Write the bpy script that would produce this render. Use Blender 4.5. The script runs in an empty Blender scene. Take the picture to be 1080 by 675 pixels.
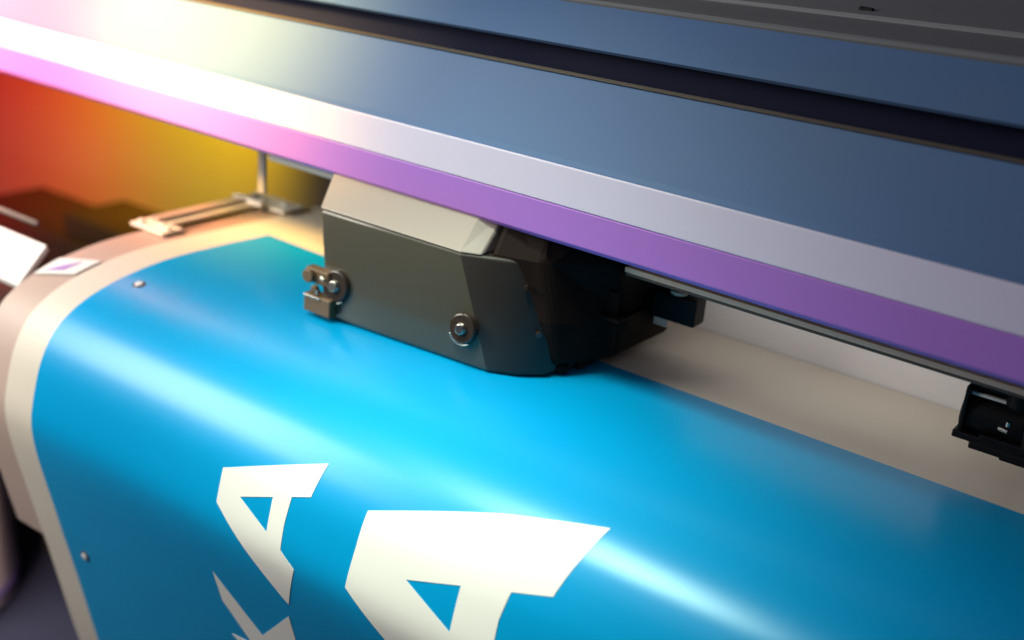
import bpy, bmesh, math, random
from mathutils import Vector, Matrix
random.seed(4)
SC = bpy.context.scene
COL = SC.collection
R = math.radians

# ------------------------------------------------------------------ camera
cam_d = bpy.data.cameras.new('camera')
cam = bpy.data.objects.new('camera', cam_d); COL.objects.link(cam); SC.camera = cam
RX = Vector((0.80718828, 0.58408219, 0.08541124))       # picture right in the world
DN = Vector((0.27944284, -0.25064598, -0.92687016))     # picture down
FW = Vector((-0.51996037, 0.77202628, -0.36553609))     # looking direction
CAM = Vector((0.72694613, -0.89140504, 1.38933258))
m = Matrix((RX, -DN, -FW)).transposed().to_4x4(); m.translation = CAM
cam.matrix_world = m
cam_d.sensor_width = 36; cam_d.lens = 42.3
cam_d.clip_start = .02; cam_d.clip_end = 60
cam_d.dof.use_dof = True; cam_d.dof.focus_distance = 1.10; cam_d.dof.aperture_fstop = 2.2

# ------------------------------------------------------------------ world + lamps
w = bpy.data.worlds.new('World'); SC.world = w; w.use_nodes = True
bg = w.node_tree.nodes['Background']; bg.inputs[0].default_value = (.32, .38, 1, 1); bg.inputs[1].default_value = .055
SC.view_settings.view_transform = 'Standard'; SC.view_settings.look = 'None'
SC.view_settings.exposure = 0; SC.view_settings.gamma = 1

def lamp(name, kind, loc, target, energy, col, **k):
    d = bpy.data.lights.new(name, kind); o = bpy.data.objects.new(name, d); COL.objects.link(o)
    o.location = loc; d.energy = energy; d.color = col
    o.rotation_euler = (Vector(target) - Vector(loc)).to_track_quat('-Z', 'X' if k.pop('xlong', 0) else 'Y').to_euler()
    for a, b in k.items(): setattr(d, a, b)
    return o
# broad soft lamp over the far front corner, and the narrow tube that carries on from it
def flat_lamp(name, x, y, z, sx, sy, tilt, energy, col, roll=0):
    o = lamp(name, 'AREA', (x, y, z), (x, y, z-1), energy, col, shape='RECTANGLE', size=sx, size_y=sy)
    o.rotation_euler = (R(tilt), 0, R(roll)); return o
flat_lamp('broad_lamp', -1.10, -.80, 1.62, .90, .90, 50, 38, (1, .97, .86))
flat_lamp('tube_lamp', .28, -.80, 1.62, 1.15, .34, 35, 1.0, (.93, .96, 1))
lamp('banner_spot', 'SPOT', (-.12, -.40, 1.98), (.14, -.20, .85), 118, (.86, 1, .80), spot_size=R(38), spot_blend=1.0, shadow_soft_size=.20)  # added spot, brightens the middle of the banner
# added warm and red spots standing in for lens flare on the cover
lamp('warm_flare_spot', 'SPOT', (-.62, -.55, 1.62), (-.40, .06, 1.205), 215, (1, .62, .15), spot_size=R(36), spot_blend=1.0, shadow_soft_size=.10)
lamp('red_flare_spot', 'SPOT', (-1.25, -.45, 1.65), (-.80, .06, 1.19), 260, (1, .20, .07), spot_size=R(40), spot_blend=1.0, shadow_soft_size=.08)
lamp('canister_fill', 'SPOT', (-.52, -.62, .42), (-1.10, .08, .30), 62, (1, .80, .74), spot_size=R(56), spot_blend=1.0, shadow_soft_size=.15)  # added low fill that brightens the canister
# added unseen lamps: red and amber imitating flare, white fill under the cover
lamp('red_flare_fill', 'SPOT', (-1.45, -.15, 1.0), (-1.75, .62, .76), 230, (1, .012, .001), spot_size=R(98), spot_blend=1.0, shadow_soft_size=.06)
lamp('amber_flare_fill', 'SPOT', (-.85, .22, 1.18), (-1.06, .62, .90), 230, (1, .62, .005), spot_size=R(76), spot_blend=1.0, shadow_soft_size=.05)
flat_lamp('panel_fill', .75, .175, 1.04, 1.3, .02, 72, .65, (1, .94, .86))

# ------------------------------------------------------------------ materials
MATS = {}
def mat(name, col, rough=.5, metal=0, coat=0, stint=None, rvar=.06, vary=.06, scale=8, bump=0, bscale=200, spec=.5, tint=None):
    mt = bpy.data.materials.new(name); mt.use_nodes = True; nt = mt.node_tree; N = nt.nodes; L = nt.links
    b = N['Principled BSDF']
    b.inputs['Roughness'].default_value = rough; b.inputs['Metallic'].default_value = metal
    b.inputs['Coat Weight'].default_value = coat; b.inputs['Coat Roughness'].default_value = .12
    b.inputs['Specular IOR Level'].default_value = spec
    if stint: b.inputs['Specular Tint'].default_value = (*stint, 1)
    tc = N.new('ShaderNodeTexCoord')
    n = N.new('ShaderNodeTexNoise'); n.inputs['Scale'].default_value = scale; n.inputs['Detail'].default_value = 5
    L.new(tc.outputs['Object'], n.inputs['Vector'])
    mx = N.new('ShaderNodeMix'); mx.data_type = 'RGBA'
    c2 = tint if tint else tuple(c*(1-3*vary) for c in col)
    mx.inputs[6].default_value = (*col, 1); mx.inputs[7].default_value = (*c2, 1)
    L.new(n.outputs['Fac'], mx.inputs[0]); L.new(mx.outputs[2], b.inputs['Base Color'])
    mr = N.new('ShaderNodeMapRange'); mr.inputs[1].default_value = .3; mr.inputs[2].default_value = .7
    mr.inputs[3].default_value = max(rough-rvar, .02); mr.inputs[4].default_value = min(rough+rvar, 1)
    L.new(n.outputs['Fac'], mr.inputs[0]); L.new(mr.outputs[0], b.inputs['Roughness'])
    if bump:
        n2 = N.new('ShaderNodeTexNoise'); n2.inputs['Scale'].default_value = bscale; n2.inputs['Detail'].default_value = 3
        L.new(tc.outputs['Object'], n2.inputs['Vector'])
        bp = N.new('ShaderNodeBump'); bp.inputs['Strength'].default_value = bump; bp.inputs['Distance'].default_value = .001
        L.new(n2.outputs['Fac'], bp.inputs['Height']); L.new(bp.outputs[0], b.inputs['Normal'])
    MATS[name] = mt; return mt
mat('vinyl', (.64, .58, .50), .42, vary=.02)
mat('print_blue', (.0, .305, .64), .30, vary=.03, spec=.5, rvar=.0, stint=(.72, .92, 1))
mat('letter_white', (.82, .80, .76), .5, vary=.01)
mat('platen', (.48, .36, .31), .4, vary=.04)
mat('cover_blue', (.065, .14, .32), .6, spec=.3, rvar=.015, vary=.08, scale=7, bump=.12, bscale=420, tint=(.085, .145, .26))
mat('cover_grey', (.18, .185, .20), .5, vary=.06, bump=.1, bscale=300)
mat('groove', (.010, .012, .034), .7, spec=.1)
mat('trim_purple', (.42, .18, .63), .45, rvar=.01, vary=.03)
mat('trim_white', (.70, .64, .80), .45, rvar=.01, vary=.03)
mat('dark_plastic', (.016, .009, .007), .6, spec=.08, vary=.1, bump=.1, bscale=120)
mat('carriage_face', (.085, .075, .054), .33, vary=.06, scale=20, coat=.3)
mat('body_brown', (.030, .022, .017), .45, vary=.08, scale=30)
mat('carriage_cream', (.36, .305, .265), .45)
mat('brass_brown', (.17, .10, .05), .42)
mat('black', (.004, .004, .005), .5, spec=.2)
mat('knob', (.035, .022, .016), .3, coat=.4)
mat('clamp_metal', (.82, .78, .70), .35, metal=0, vary=.05, scale=40)
mat('steel', (.62, .58, .52), .28, metal=1, vary=.08, scale=40)
mat('rail', (.10, .08, .065), .6)
mat('rail_light', (.85, .62, .46), .5)
mat('panel_white', (.80, .78, .80), .5, vary=.02)
mat('cabinet', (.055, .05, .045), .6, vary=.08, scale=3)
mat('plate_white', (.80, .76, .74), .45, vary=.02)
mat('label_purple', (.42, .25, .62), .5)
mat('canister', (.78, .62, .60), .45, vary=.04)
mat('ring_purple', (.25, .17, .48), .45)
mat('carpet', (.022, .024, .055), .95, vary=.25, scale=60, bump=1, bscale=500, tint=(.045, .045, .09))
mat('wall', (.30, .27, .25), .8)

# ------------------------------------------------------------------ helpers
def obj(name, bm, mname, parent=None, smooth=False, bevel=0, seg=2):
    bmesh.ops.recalc_face_normals(bm, faces=bm.faces)
    me = bpy.data.meshes.new(name); bm.to_mesh(me); bm.free()
    o = bpy.data.objects.new(name, me); COL.objects.link(o)
    me.materials.append(MATS[mname])
    if smooth:
        for p in me.polygons: p.use_smooth = True
    if bevel:
        b = o.modifiers.new('bevel', 'BEVEL'); b.width = bevel; b.segments = seg; b.limit_method = 'ANGLE'; b.angle_limit = R(35)
        b.harden_normals = False
    if parent: o.parent = parent; o.matrix_parent_inverse = parent.matrix_world.inverted()
    return o
def thing(name, loc, label, cat, group=None):
    o = bpy.data.objects.new(name, None); COL.objects.link(o); o.location = loc; o.empty_display_size = .05
    o['label'] = label; o['category'] = cat
    if group: o['group'] = group
    bpy.context.view_layer.update(); return o
def box(bm, x0, x1, y0, y1, z0, z1, mtx=None):
    vs = [bm.verts.new((x, y, z)) for z in (z0, z1) for x, y in ((x0, y0), (x1, y0), (x1, y1), (x0, y1))]
    if mtx:
        for v in vs: v.co = mtx @ v.co
    for f in ((3, 2, 1, 0), (4, 5, 6, 7), (0, 1, 5, 4), (1, 2, 6, 5), (2, 3, 7, 6), (3, 0, 4, 7)): bm.faces.new([vs[i] for i in f])
    return vs
def cyl(bm, a, b, r0, r1=None, n=32, caps=True):
    a = Vector(a); b = Vector(b); d = b-a; r1 = r0 if r1 is None else r1
    q = Vector((0, 0, 1)).rotation_difference(d)
    M = Matrix.Translation((a+b)/2) @ q.to_matrix().to_4x4()
    bmesh.ops.create_cone(bm, cap_ends=caps, segments=n, radius1=r0, radius2=r1, depth=d.length, matrix=M)
def rings(bm, ringlist, cap=True):
    vr = [[bm.verts.new(p) for p in rg] for rg in ringlist]
    for a, b in zip(vr, vr[1:]):
        for i in range(len(a)):
            j = (i+1) % len(a); bm.faces.new((a[i], a[j], b[j], b[i]))
    if cap: bm.faces.new(vr[0][::-1]); bm.faces.new(vr[-1])
    return vr
def extrude_x(bm, yz, x0, x1, closed=True, nx=1):
    """a profile in the YZ plane swept along X"""
    cols = []
    for k in range(nx+1):
        x = x0+(x1-x0)*k/nx
        cols.append([bm.verts.new((x, y, z)) for y, z in yz])
    n = len(yz)
    for a, b in zip(cols, cols[1:]):
        for i in range(n if closed else n-1):
            j = (i+1) % n; bm.faces.new((a[i], a[j], b[j], b[i]))
    if closed: bm.faces.new(cols[0]); bm.faces.new(cols[-1][::-1])
def shell(pts, th):
    """closed outline of a bent sheet: pts is the outer line (y,z), th its thickness towards the right-hand side"""
    P = [Vector(p) for p in pts]; out = []
    for i, p in enumerate(P):
        d = Vector((0, 0))
        if i > 0: d += (P[i]-P[i-1]).normalized()
        if i < len(P)-1: d += (P[i+1]-P[i]).normalized()
        d.normalize(); out.append(p+Vector((d.y, -d.x))*th)
    return [tuple(p) for p in P]+[tuple(p) for p in out[::-1]]

# ------------------------------------------------------------------ the path of the vinyl over the platen (y, z)
PR = [(.60, .9), (.28, .9), (.14, .9), (.06, .9025), (-.01, .9025), (-.055, .8985), (-.1055, .8886), (-.143, .8744), (-.169, .8555),
      (-.188, .826), (-.1995, .790), (-.2055, .757), (-.2035, .728), (-.182, .632), (-.161, .545), (-.134, .427), (-.10, .29), (-.05, .08)]
def catmull(P, k=12):
    P = [Vector(p) for p in P]; P = [2*P[0]-P[1]]+P+[2*P[-1]-P[-2]]; o = []
    for i in range(1, len(P)-2):
        p0, p1, p2, p3 = P[i-1:i+3]
        d = lambda a, b: max((a-b).length**.5, 1e-6)
        t0 = 0; t1 = d(p0, p1); t2 = t1+d(p1, p2); t3 = t2+d(p2, p3)
        for j in range(k):
            t = t1+(t2-t1)*j/k
            A1 = (t1-t)/(t1-t0)*p0+(t-t0)/(t1-t0)*p1; A2 = (t2-t)/(t2-t1)*p1+(t-t1)/(t2-t1)*p2; A3 = (t3-t)/(t3-t2)*p2+(t-t2)/(t3-t2)*p3
            B1 = (t2-t)/(t2-t0)*A1+(t-t0)/(t2-t0)*A2; B2 = (t3-t)/(t3-t1)*A2+(t-t1)/(t3-t1)*A3
            o.append((t2-t)/(t2-t1)*B1+(t-t1)/(t2-t1)*B2)
    o.append(P[-2]); return o
Q = catmull(PR); SS = [0.]
for a, b in zip(Q, Q[1:]): SS.append(SS[-1]+(b-a).length)
SMAX = SS[-1]
def prof(s):
    s = min(max(s, 0), SMAX)
    lo, hi = 0, len(SS)-1
    while hi-lo > 1:
        md = (lo+hi)//2
        if SS[md] <= s: lo = md
        else: hi = md
    u = (s-SS[lo])/(SS[hi]-SS[lo])
    p = Q[lo].lerp(Q[hi], u)
    t = lambda i: (Q[min(i+1, len(Q)-1)]-Q[max(i-1, 0)]).normalized()
    tg = t(lo).lerp(t(hi), u).normalized()
    n = Vector((tg.y, -tg.x))            # towards the viewer / up
    if n.y < 0 and s < .5: n = -n
    return p, n
def onsurf(x, s, h):
    p, n = prof(s); q = p+n*h
    return Vector((x, q.x, q.y))
_, ntest = prof(.4)
SGN = 1 if ntest.y > 0 else -1
def S3(x, s, h): 
    p, n = prof(s); tgt = n
    q = p+tgt*h
    return Vector((x, q.x, q.y))
def s_at_y(y):
    return .60-y        # flat rear part only

def sheet(name, mname, parent, x0, x1, s0, s1, h0, h1, nx=40, ds=.004, backline=None):
    """a bent sheet between heights h0 and h1 over the profile; backline(x) gives its first s"""
    bm = bmesh.new(); ns = int((s1-s0)/ds)
    for h, flip in ((h1, False), (h0, True)):
        g = []
        for i in range(nx+1):
            x = x0+(x1-x0)*i/nx; sb = backline(x) if backline else s0
            g.append([bm.verts.new(S3(x, sb+(s1-sb)*j/ns, h)) for j in range(ns+1)])
        for i in range(nx):
            for j in range(ns): bm.faces.new((g[i][j], g[i+1][j], g[i+1][j+1], g[i][j+1]))
        if not flip: top = g
        else: bot = g
    for j in range(ns):
        for i in (0, nx): bm.faces.new((top[i][j], top[i][j+1], bot[i][j+1], bot[i][j]))
    for i in range(nx):
        for j in (0, ns): bm.faces.new((top[i][j], top[i+1][j], bot[i+1][j], bot[i][j]))
    o = obj(name, bm, mname, parent, smooth=True)
    es = o.modifiers.new('split', 'EDGE_SPLIT'); es.split_angle = R(50)
    return o
def decal(name, mname, parent, loops, h0, h1, step=.006):
    """letter outlines in (x, s), cut finely and laid over the curve with real thickness"""
    bm = bmesh.new(); edges = []
    for lp in loops:
        vs = [bm.verts.new((x, s, 0)) for x, s in lp]
        for i in range(len(vs)): edges.append(bm.edges.new((vs[i], vs[(i+1) % len(vs)])))
    bmesh.ops.triangle_fill(bm, use_beauty=True, edges=edges, use_dissolve=False)
    ys = [v.co.y for v in bm.verts]; y = min(ys)+step
    while y < max(ys):
        bmesh.ops.bisect_plane(bm, geom=bm.verts[:]+bm.edges[:]+bm.faces[:], plane_co=(0, y, 0), plane_no=(0, 1, 0)); y += step
    bmesh.ops.triangulate(bm, faces=bm.faces[:])
    r = bmesh.ops.extrude_face_region(bm, geom=bm.faces[:])
    top = {g for g in r['geom'] if isinstance(g, bmesh.types.BMVert)}
    for v in bm.verts: v.co = S3(v.co.x, v.co.y, h1 if v in top else h0)
    o = obj(name, bm, mname, parent, smooth=True)
    es = o.modifiers.new('split', 'EDGE_SPLIT'); es.split_angle = R(50)
    return o

# ================================================================== SETTING
bm = bmesh.new(); g = [bm.verts.new(p) for p in ((-8, -5, 0), (6, -5, 0), (6, 6, 0), (-8, 6, 0))]; bm.faces.new(g)
f = obj('floor', bm, 'carpet'); f['kind'] = 'structure'
bm = bmesh.new(); box(bm, -6, 5, 2.6, 2.7, .004, 3)
f = obj('wall_back', bm, 'wall'); f['kind'] = 'structure'

# ================================================================== PRINTER
pr = thing('large_format_printer', (-.2, .2, 0), 'wide inkjet printer with blue sloping cover edged in white and purple stripes', 'printer')
XL, XR = -1.9, 1.5
FAN = [(0, 0), (.98, 0), (1.005, -.008), (1.044, -.0085), (1.080, -.006), (1.119, -.004), (1.1928, .010), (1.214, .0125), (1.2520, .022), (1.258, .036), (1.40, .036)]
def lean(z):          # the cover is a touch taller at its near end
    for (a, ka), (b, kb) in zip(FAN, FAN[1:]):
        if z <= b: return ka+(kb-ka)*(z-a)/(b-a)
    return FAN[-1][1]
def part(name, outline, mname, x0=XL, x1=XR, parent=pr, bevel=.0015):
    b = bmesh.new(); extrude_x(b, outline, x0, x1, True, 8)
    for v in b.verts: v.co.z += lean(v.co.z)*max(v.co.x, -1.0)
    return obj(name, b, mname, parent, bevel=bevel)
# cover, as bent sheets butted on one another
lower = part('lower_cover', shell([(.032, 1.1195), (.036, 1.1245), (.0695, 1.1928)], .004), 'cover_blue')
part('white_stripe', shell([(.030, 1.0822), (.030, 1.1195)], .005), 'trim_white', parent=lower, bevel=.001)
part('purple_stripe', shell([(.052, 1.0435), (.036, 1.0435), (.0305, 1.0485), (.030, 1.0817)], .004), 'trim_purple', parent=lower, bevel=.001)
part('cover_edge', [(.068, 1.1935), (.073, 1.1957), (.078, 1.1935), (.073, 1.1915)], 'rail', parent=lower, bevel=.0006)
part('cover_gap', shell([(.0755, 1.1905), (.112, 1.183), (.112, 1.217)], .003), 'groove', bevel=0)
upper = part('upper_cover', shell([(.112, 1.220), (.095, 1.2135), (.092, 1.2165), (.127, 1.2510)], .004), 'cover_blue')
top = part('top_cover', shell([(.128, 1.2525), (.132, 1.2545), (.235, 1.2565), (.2375, 1.2595), (.75, 1.33), (.76, 1.0)], .004), 'cover_grey')
bm = bmesh.new(); box(bm, .317, .331, .253, .258, 1.270, 1.2765); obj('cover_catch', bm, 'black', top, bevel=.001)
# rail under the cover
rail = part('guide_rail', [(.096, 1.0095), (.125, 1.0095), (.125, 1.0127), (.096, 1.0127)], 'rail', x0=.19, x1=1.4)
part('rail_edge', [(.095, 1.0132), (.12, 1.0132), (.12, 1.0185), (.095, 1.0185)], 'rail_light', x0=.19, x1=1.4, parent=rail, bevel=.0005)
part('rail_cover', [(.090, 1.0165), (.10, 1.0165), (.10, 1.0225), (.090, 1.0225)], 'clamp_metal', x0=-.302, x1=-.12, bevel=.0005)
part('rail_beam', [(.104, 1.023), (.16, 1.023), (.16, 1.045), (.104, 1.045)], 'dark_plastic', x0=-.20, x1=1.4, parent=rail)
# rear panel behind the media path
part('rear_panel', [(.283, .880), (.292, .880), (.300, 1.06), (.291, 1.06)], 'panel_white', x0=-.20, x1=1.4)
# platen under the vinyl
pl = sheet('platen', 'platen', pr, -.462, 1.45, .34, 1.075, -.010, -.0008, nx=8)
bm = bmesh.new(); extrude_x(bm, [(.26, .888), (-.02, .885), (-.12, .84), (-.16, .78), (-.12, .60), (-.02, .5), (.26, .5)], -.452, 1.4); obj('platen_beam', bm, 'cabinet', pl, bevel=.004)
# hanger seen in the far cavity
bm = bmesh.new(); box(bm, -.330, -.3175, .098, .104, .970, 1.05); obj('hanger', bm, 'carriage_cream', pr, bevel=.003)
# far end cabinet: back and side, foot
bm = bmesh.new(); box(bm, XL, -.34, .62, .64, .10, 1.30); cb = obj('cabinet_back', bm, 'cabinet', pr, bevel=.003)
bm = bmesh.new(); box(bm, -1.9, -1.88, -.3, .61, .10, 1.10); obj('cabinet_side', bm, 'cabinet', pr, bevel=.003)
bm = bmesh.new(); box(bm, -1.85, -.47, .03, .60, .45, .50); obj('cabinet_shelf', bm, 'cabinet', pr, bevel=.003)
bm = bmesh.new(); box(bm, -1.02, -.80, .22, .5, .10, .45); obj('leg', bm, 'dark_plastic', pr, bevel=.004)
b = bmesh.new(); box(b, -1.50, -.66, .40, .58, .46, .63); box(b, -1.20, -.80, .42, .56, .631, .675); ms = obj('maintenance_station', b, 'dark_plastic', pr, bevel=.006)
# thin bright rod on the left
bm = bmesh.new(); cyl(bm, (-1.2, -.048, .901), (-.565, -.048, .901), .0035, n=16); obj('feed_rod', bm, 'carriage_cream', pr, smooth=True)

# white end cover over the far end of the platen, its sticker
bm = bmesh.new()
pts = [(-.125, .905), (-.103, .9075), (-.19, .838), (-.2, .826)]
xs_ = lambda t: -.472-.03*t
ring = []
A = [Vector((-1.0, -.0935, .906)), Vector((-.478, -.0945, .906)), Vector((-.467, -.142, .870)), Vector((-1.0, -.142, .870))]
top4 = [bm.verts.new(p) for p in A]; bot4 = [bm.verts.new(p+Vector((0, .003, -.008))) for p in A]
bm.faces.new(top4); bm.faces.new(bot4[::-1])
for i in range(4): bm.faces.new((top4[i], bot4[i], bot4[(i+1) % 4], top4[(i+1) % 4]))
ec = obj('end_cover', bm, 'plate_white', pr, bevel=.0015)
st = decal('sticker', 'plate_white', pr, [[(-.4601, .6905), (-.4585, .7285), (-.4115, .706), (-.4115, .668)]], .0006, .0016)
decal('arrow_mark', 'label_purple', st, [[(-.452, .7185), (-.430, .7065), (-.427, .682)]], .0018, .0022)

# pinch roller block at the right
bm = bmesh.new()
x, y = .53, .17
pn = None
def block(name, parts, mname, parent, bevel=.002, smooth=False):
    b = bmesh.new()
    for p in parts:
        if p[0] == 'b': box(b, *p[1:])
        else: cyl(b, *p[1:])
    return obj(name, b, mname, parent, bevel=bevel, smooth=smooth)
hold = block('pinch_roller', [('b', .512, .62, .150, .235, .966, .983), ('c', (.523, .158, .976), (.523, .158, 1.004), .0155), ('b', .535, .62, .165, .235, .975, 1.002), ('c', (.556, .152, .962), (.556, .152, .999), .014)], 'black', pr, bevel=.003)
block('roller_wheel', [('c', (.508, .165, .943), (.60, .165, .943), .0215), ('c', (.565, .16, .948), (.62, .16, .948), .029)], 'black', hold, bevel=.003)
block('roller_foot', [('b', .506, .60, .142, .160, .9205, .9275), ('b', .522, .60, .142, .17, .9145, .9215), ('b', .548, .575, .15, .20, .909, .915)], 'black', hold, bevel=.0015)
block('roller_fin', [('b', .510, .514, .140, .158, .930, .972), ('b', .507, .512, .150, .170, .972, .978), ('b', .53, .60, .139, .145, .9275, .932)], 'black', hold, bevel=.001)
block('roller_arm', [('b', .513, .556, .146, .150, .9635, .9665)], 'clamp_metal', hold, bevel=.0006)
block('roller_spring', [('c', (.545, .134, .9455), (.553, .132, .9455), .0022), ('c', (.5515, .135, .949), (.5515, .135, .953), .0022)], 'steel', hold, bevel=0)
hold.location += Vector((.007, 0, .013))

# ================================================================== BANNER
bn = thing('printed_banner', (.3, -.16, .6), 'glossy blue vinyl banner with white letters and white margin curving over the platen', 'banner')
bpy.context.view_layer.update()
sheet('vinyl_sheet', 'vinyl', bn, -.407, 1.42, .318, SMAX-.003, 0, .0006, nx=30)
def back(x):
    y = .1435-(x+.357)*.056 if x < .17 else .114-(x-.17)*.0198
    return .60-y
ink = sheet('printed_area', 'print_blue', bn, -.357, 1.42, .46, SMAX-.004, .0007, .0010, nx=40, backline=back)
smallA = [[(-.0599, .8313), (.0017, .8068), (.0574, .785), (.0529, .8192), (.0315, .8268), (.0297, .8538), (.0303, .8804), (.049, .8928), (.0361, .9415), (-.0597, .8661)],
          [(-.0312, .8502), (.0094, .8352), (.0099, .8699)]]
bigA = [[(.1175, .8074), (.2413, .7608), (.33, .7335), (.3242, .7672), (.3149, .8049), (.2783, .8162), (.2743, .8422), (.275, .895), (.310, .915), (.288, 1.005), (.1126, .8826), (.1161, .8405)],
        [(.1759, .848), (.2311, .8303), (.2306, .8726)]]
K = [[(-.0745, .9567), (-.0165, 1.0139), (.0327, .9585), (.0356, .9905), (.004, 1.03), (.034, 1.10), (.020, 1.13), (-.0676, 1.0416), (-.042, 1.038), (-.0390, 1.0340), (-.0701, .9941)]]
decal('letter', 'letter_white', bn, smallA, .0011, .0014)
decal('letter', 'letter_white', bn, bigA, .0011, .0014)
decal('letter', 'letter_white', bn, K, .0011, .0014)
for gx, gs in ((-.3272, .6812), (-.322, 1.0639)):
    b = bmesh.new(); p, n = prof(gs); ax = Vector((0, n.x, n.y)); c = S3(gx, gs, .001)
    cyl(b, c, c+ax*.0012, .0078, .0062, 28)
    gr = obj('grommet', b, 'knob', bn, smooth=False, bevel=.0004)
    b = bmesh.new(); cyl(b, c+ax*.0013, c+ax*.0024, .0048, .0035, 24); obj('grommet_centre', b, 'plate_white', gr, bevel=.0003)

# ================================================================== PRINT CARRIAGE
ca = thing('print_carriage', (.03, .08, .905), 'dark print head carriage with a cream top and two round knobs above the blue banner', 'print carriage')
bpy.context.view_layer.update()
def rr(pts, z): return [(x, y, z) for x, y in pts]
foot = [(-.1035, -.014), (.104, -.0025), (.131, .0105), (.150, .030), (.168, .100), (.172, .20), (-.085, .20)]
mid = [(-.130, .000), (.0585, .000), (.102, .022), (.140, .05), (.165, .11), (.170, .20), (-.118, .20)]
bm = bmesh.new()
def mix(u): return [((1-u)*a[0]+u*b[0], (1-u)*a[1]+u*b[1], .9065+(1.017-.9065)*u) for a, b in zip(foot, mid)]
ins = [(x*.985, y*.97+.002, .9045) for x, y in foot]
rings(bm, [ins, mix(.04), mix(1)])
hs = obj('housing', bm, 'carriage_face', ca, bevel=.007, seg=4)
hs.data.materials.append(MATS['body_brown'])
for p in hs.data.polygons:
    if p.normal.x > .25 or abs(p.normal.z) > .8: p.material_index = 1  # dark body colour; on the corner it also paints in missing light
hs.modifiers['bevel'].width = .004; hs.modifiers['bevel'].harden_normals = True
for p in hs.data.polygons: p.use_smooth = True
bm = bmesh.new()
m2 = [(x, y, 1.0175) for x, y in mid]
t3 = [(-.148, .042, 1.0525), (.052, .042, 1.0525), (.072, .055, 1.0525), (.13, .08, 1.0525), (.150, .125, 1.0525), (.155, .20, 1.0525), (-.135, .20, 1.0525)]
rings(bm, [m2[:2]+[(.078, .0095, 1.0175)]+[(.080, .20, 1.0175), (-.118, .20, 1.0175)], t3[:3]+[(.074, .20, 1.0525), (-.135, .20, 1.0525)]])
obj('top_cover', bm, 'carriage_cream', ca, bevel=.002)
# dark side assembly
b = bmesh.new()
rings(b, [[(.105, .030, .915), (.158, .040, .915), (.186, .10, .915), (.190, .205, .915), (.105, .205, .915)],
          [(.100, .022, .960), (.152, .035, .960), (.194, .11, .960), (.203, .215, .960), (.10, .215, .960)],
          [(.0815, .018, 1.0185), (.135, .035, 1.0185), (.185, .09, 1.0185), (.196, .22, 1.0185), (.0815, .22, 1.0185)],
          [(.0785, .050, 1.062), (.125, .055, 1.062), (.172, .09, 1.062), (.185, .22, 1.062), (.0785, .22, 1.062)]])
side = obj('side_block', b, 'dark_plastic', ca, bevel=.007, seg=3)
block('side_foot', [('b', .140, .166, .070, .115, .9055, .9149), ('c', (.152, .055, .906), (.152, .055, .9149), .010)], 'dark_plastic', ca, bevel=.002)
block('side_rib', [('b', .158, .190, .088, .092, .93, .99)], 'dark_plastic', side, bevel=.001)
block('side_rib', [('b', .160, .1985, .08, .19, .962, .966)], 'dark_plastic', side, bevel=.001)
block('side_screw', [('c', (.122, .027, .993), (.124, .0215, .993), .0026)], 'knob', side, bevel=0)
block('side_screw', [('c', (.137, .033, .948), (.142, .0265, .948), .0028)], 'knob', side, bevel=0)
arm = block('sensor_arm', [('b', .120, .2465, .148, .172, .9535, .982)], 'black', ca, bevel=.002)
block('arm_bracket', [('b', .175, .236, .166, .18, .985, .994), ('c', (.225, .150, .985), (.225, .150, .989), .009), ('b', .20, .216, .150, .170, .945, .955)], 'rail_light', arm, bevel=.001)

# knobs on the front face
def face_frame(px, z):
    u = (z-.9065)/(1.017-.9065); a = Vector(mix(u)[0]); b = Vector(mix(u)[1])
    ex = (b-a).normalized(); up = (Vector(mix(1)[0])-Vector(mix(0)[0])); n = ex.cross(up).normalized()
    if n.y > 0: n = -n
    t_ = (px-a.x)/(b.x-a.x); return a.lerp(b, t_), n, ex
def knob(px, z, r):
    c, n, ex = face_frame(px, z)
    b = bmesh.new(); cyl(b, c, c+n*.007, r*1.08, r, 40); k = obj('knob', b, 'knob', ca, bevel=.0012)
    b = bmesh.new(); cyl(b, c+n*.0071, c+n*.011, r*.42, r*.34, 28); obj('knob_cap', b, 'steel', k, bevel=.0006)
    b = bmesh.new()
    up = n.cross(ex)
    prev = []
    for i in range(25):
        a = R(-150+95*i/24); d = ex*math.cos(a)+up*math.sin(a)*(1 if up.z > 0 else -1)
        prev.append([b.verts.new(c+n*hh+d*rr_) for hh, rr_ in ((.0022, r*1.09), (.0045, r*1.07), (.0047, r*1.17), (.0022, r*1.18))])
    for p, q in zip(prev, prev[1:]):
        for i in range(4): b.faces.new((p[i], p[(i+1) % 4], q[(i+1) % 4], q[i]))
    b.faces.new(prev[0]); b.faces.new(prev[-1][::-1])
    obj('knob_glint', b, 'steel', k, smooth=True)  # steel crescent modelled as the glint along the knob's lower edge
    return k
knob(.0735, .9435, .0150)
knob(-.0915, .9430, .0165)
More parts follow.
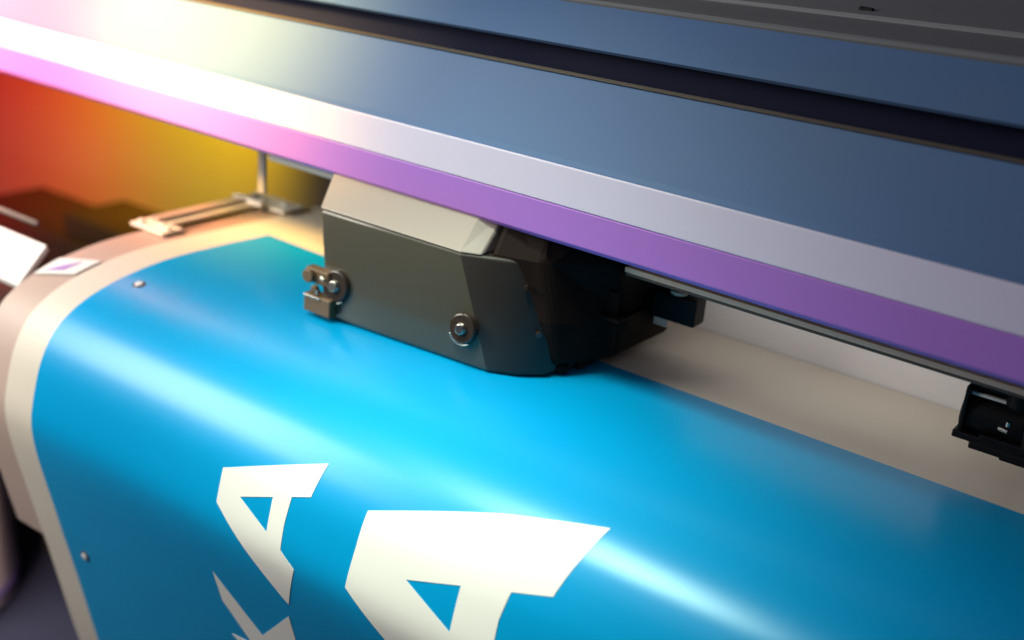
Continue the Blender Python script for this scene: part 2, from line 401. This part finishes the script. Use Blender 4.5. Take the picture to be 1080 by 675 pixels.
# latch at the left edge
lt = block('latch', [('b', -.131, -.098, -.018, -.006, .9405, .9565), ('b', -.128, -.090, -.023, -.008, .909, .929), ('c', (-.1235, -.0185, .9485), (-.1235, -.0235, .9485), .0075), ('c', (-.113, -.0185, .937), (-.113, -.025, .937), .004)], 'brass_brown', ca, bevel=.0015)
block('latch_pin', [('b', -.127, -.104, -.0245, -.0225, .9265, .9285), ('c', (-.106, -.021, .951), (-.101, -.021, .949), .002), ('c', (-.109, -.019, .934), (-.109, -.024, .934), .0025)], 'steel', lt, bevel=.0004)

# ================================================================== MEDIA CLAMP
cl = thing('media_clamp', (-.46, .12, .905), 'long bright metal media edge clamp lying across the far end of the bed', 'clamp')
bpy.context.view_layer.update()
block('clamp_plate', [('b', -.486, -.424, .030, .062, .9045, .9085), ('b', -.478, -.449, .062, .21, .9045, .9085), ('b', -.486, -.40, .210, .250, .9045, .9085)], 'clamp_metal', cl, bevel=.0008)
block('clamp_bar', [('b', -.474, -.458, .052, .225, .9085, .9145)], 'carriage_cream', cl, bevel=.001)
block('clamp_lip', [('b', -.4345, -.4305, .055, .21, .9035, .9065)], 'knob', cl, bevel=.0005)
for (x, y) in ((-.476, .04), (-.447, .05), (-.432, .045), (-.478, .235), (-.455, .225), (-.418, .232)):
    b = bmesh.new(); cyl(b, (x, y, .9086), (x, y, .9125), .0052, .0042, 20); obj('screw', b, 'clamp_metal', cl, bevel=.0005)
block('clamp_lever', [('b', -.484, -.430, .198, .206, .9088, .9155)], 'plate_white', cl, bevel=.001)

# ================================================================== CANISTER
cn = thing('canister', (-1.205, .06, 0), 'pale round plastic canister with a purple band near its base on the carpet', 'canister')
bpy.context.view_layer.update()
def lathe(name, prof_, mname, c, parent, n=56):
    b = bmesh.new(); rings(b, [[(c[0]+r*math.cos(2*math.pi*i/n), c[1]+r*math.sin(2*math.pi*i/n), z) for i in range(n)] for r, z in prof_])
    return obj(name, b, mname, parent, smooth=True)
cc = (-1.205, .06)
lathe('body', [(.165, .004), (.183, .008), (.188, .02), (.187, .055), (.180, .2), (.168, .4), (.160, .55), (.150, .562), (.10, .566), (.03, .568)], 'canister', cc, cn)
lathe('band', [(.1865, .030), (.1905, .033), (.1900, .046), (.1860, .050)], 'ring_purple', cc, cn)
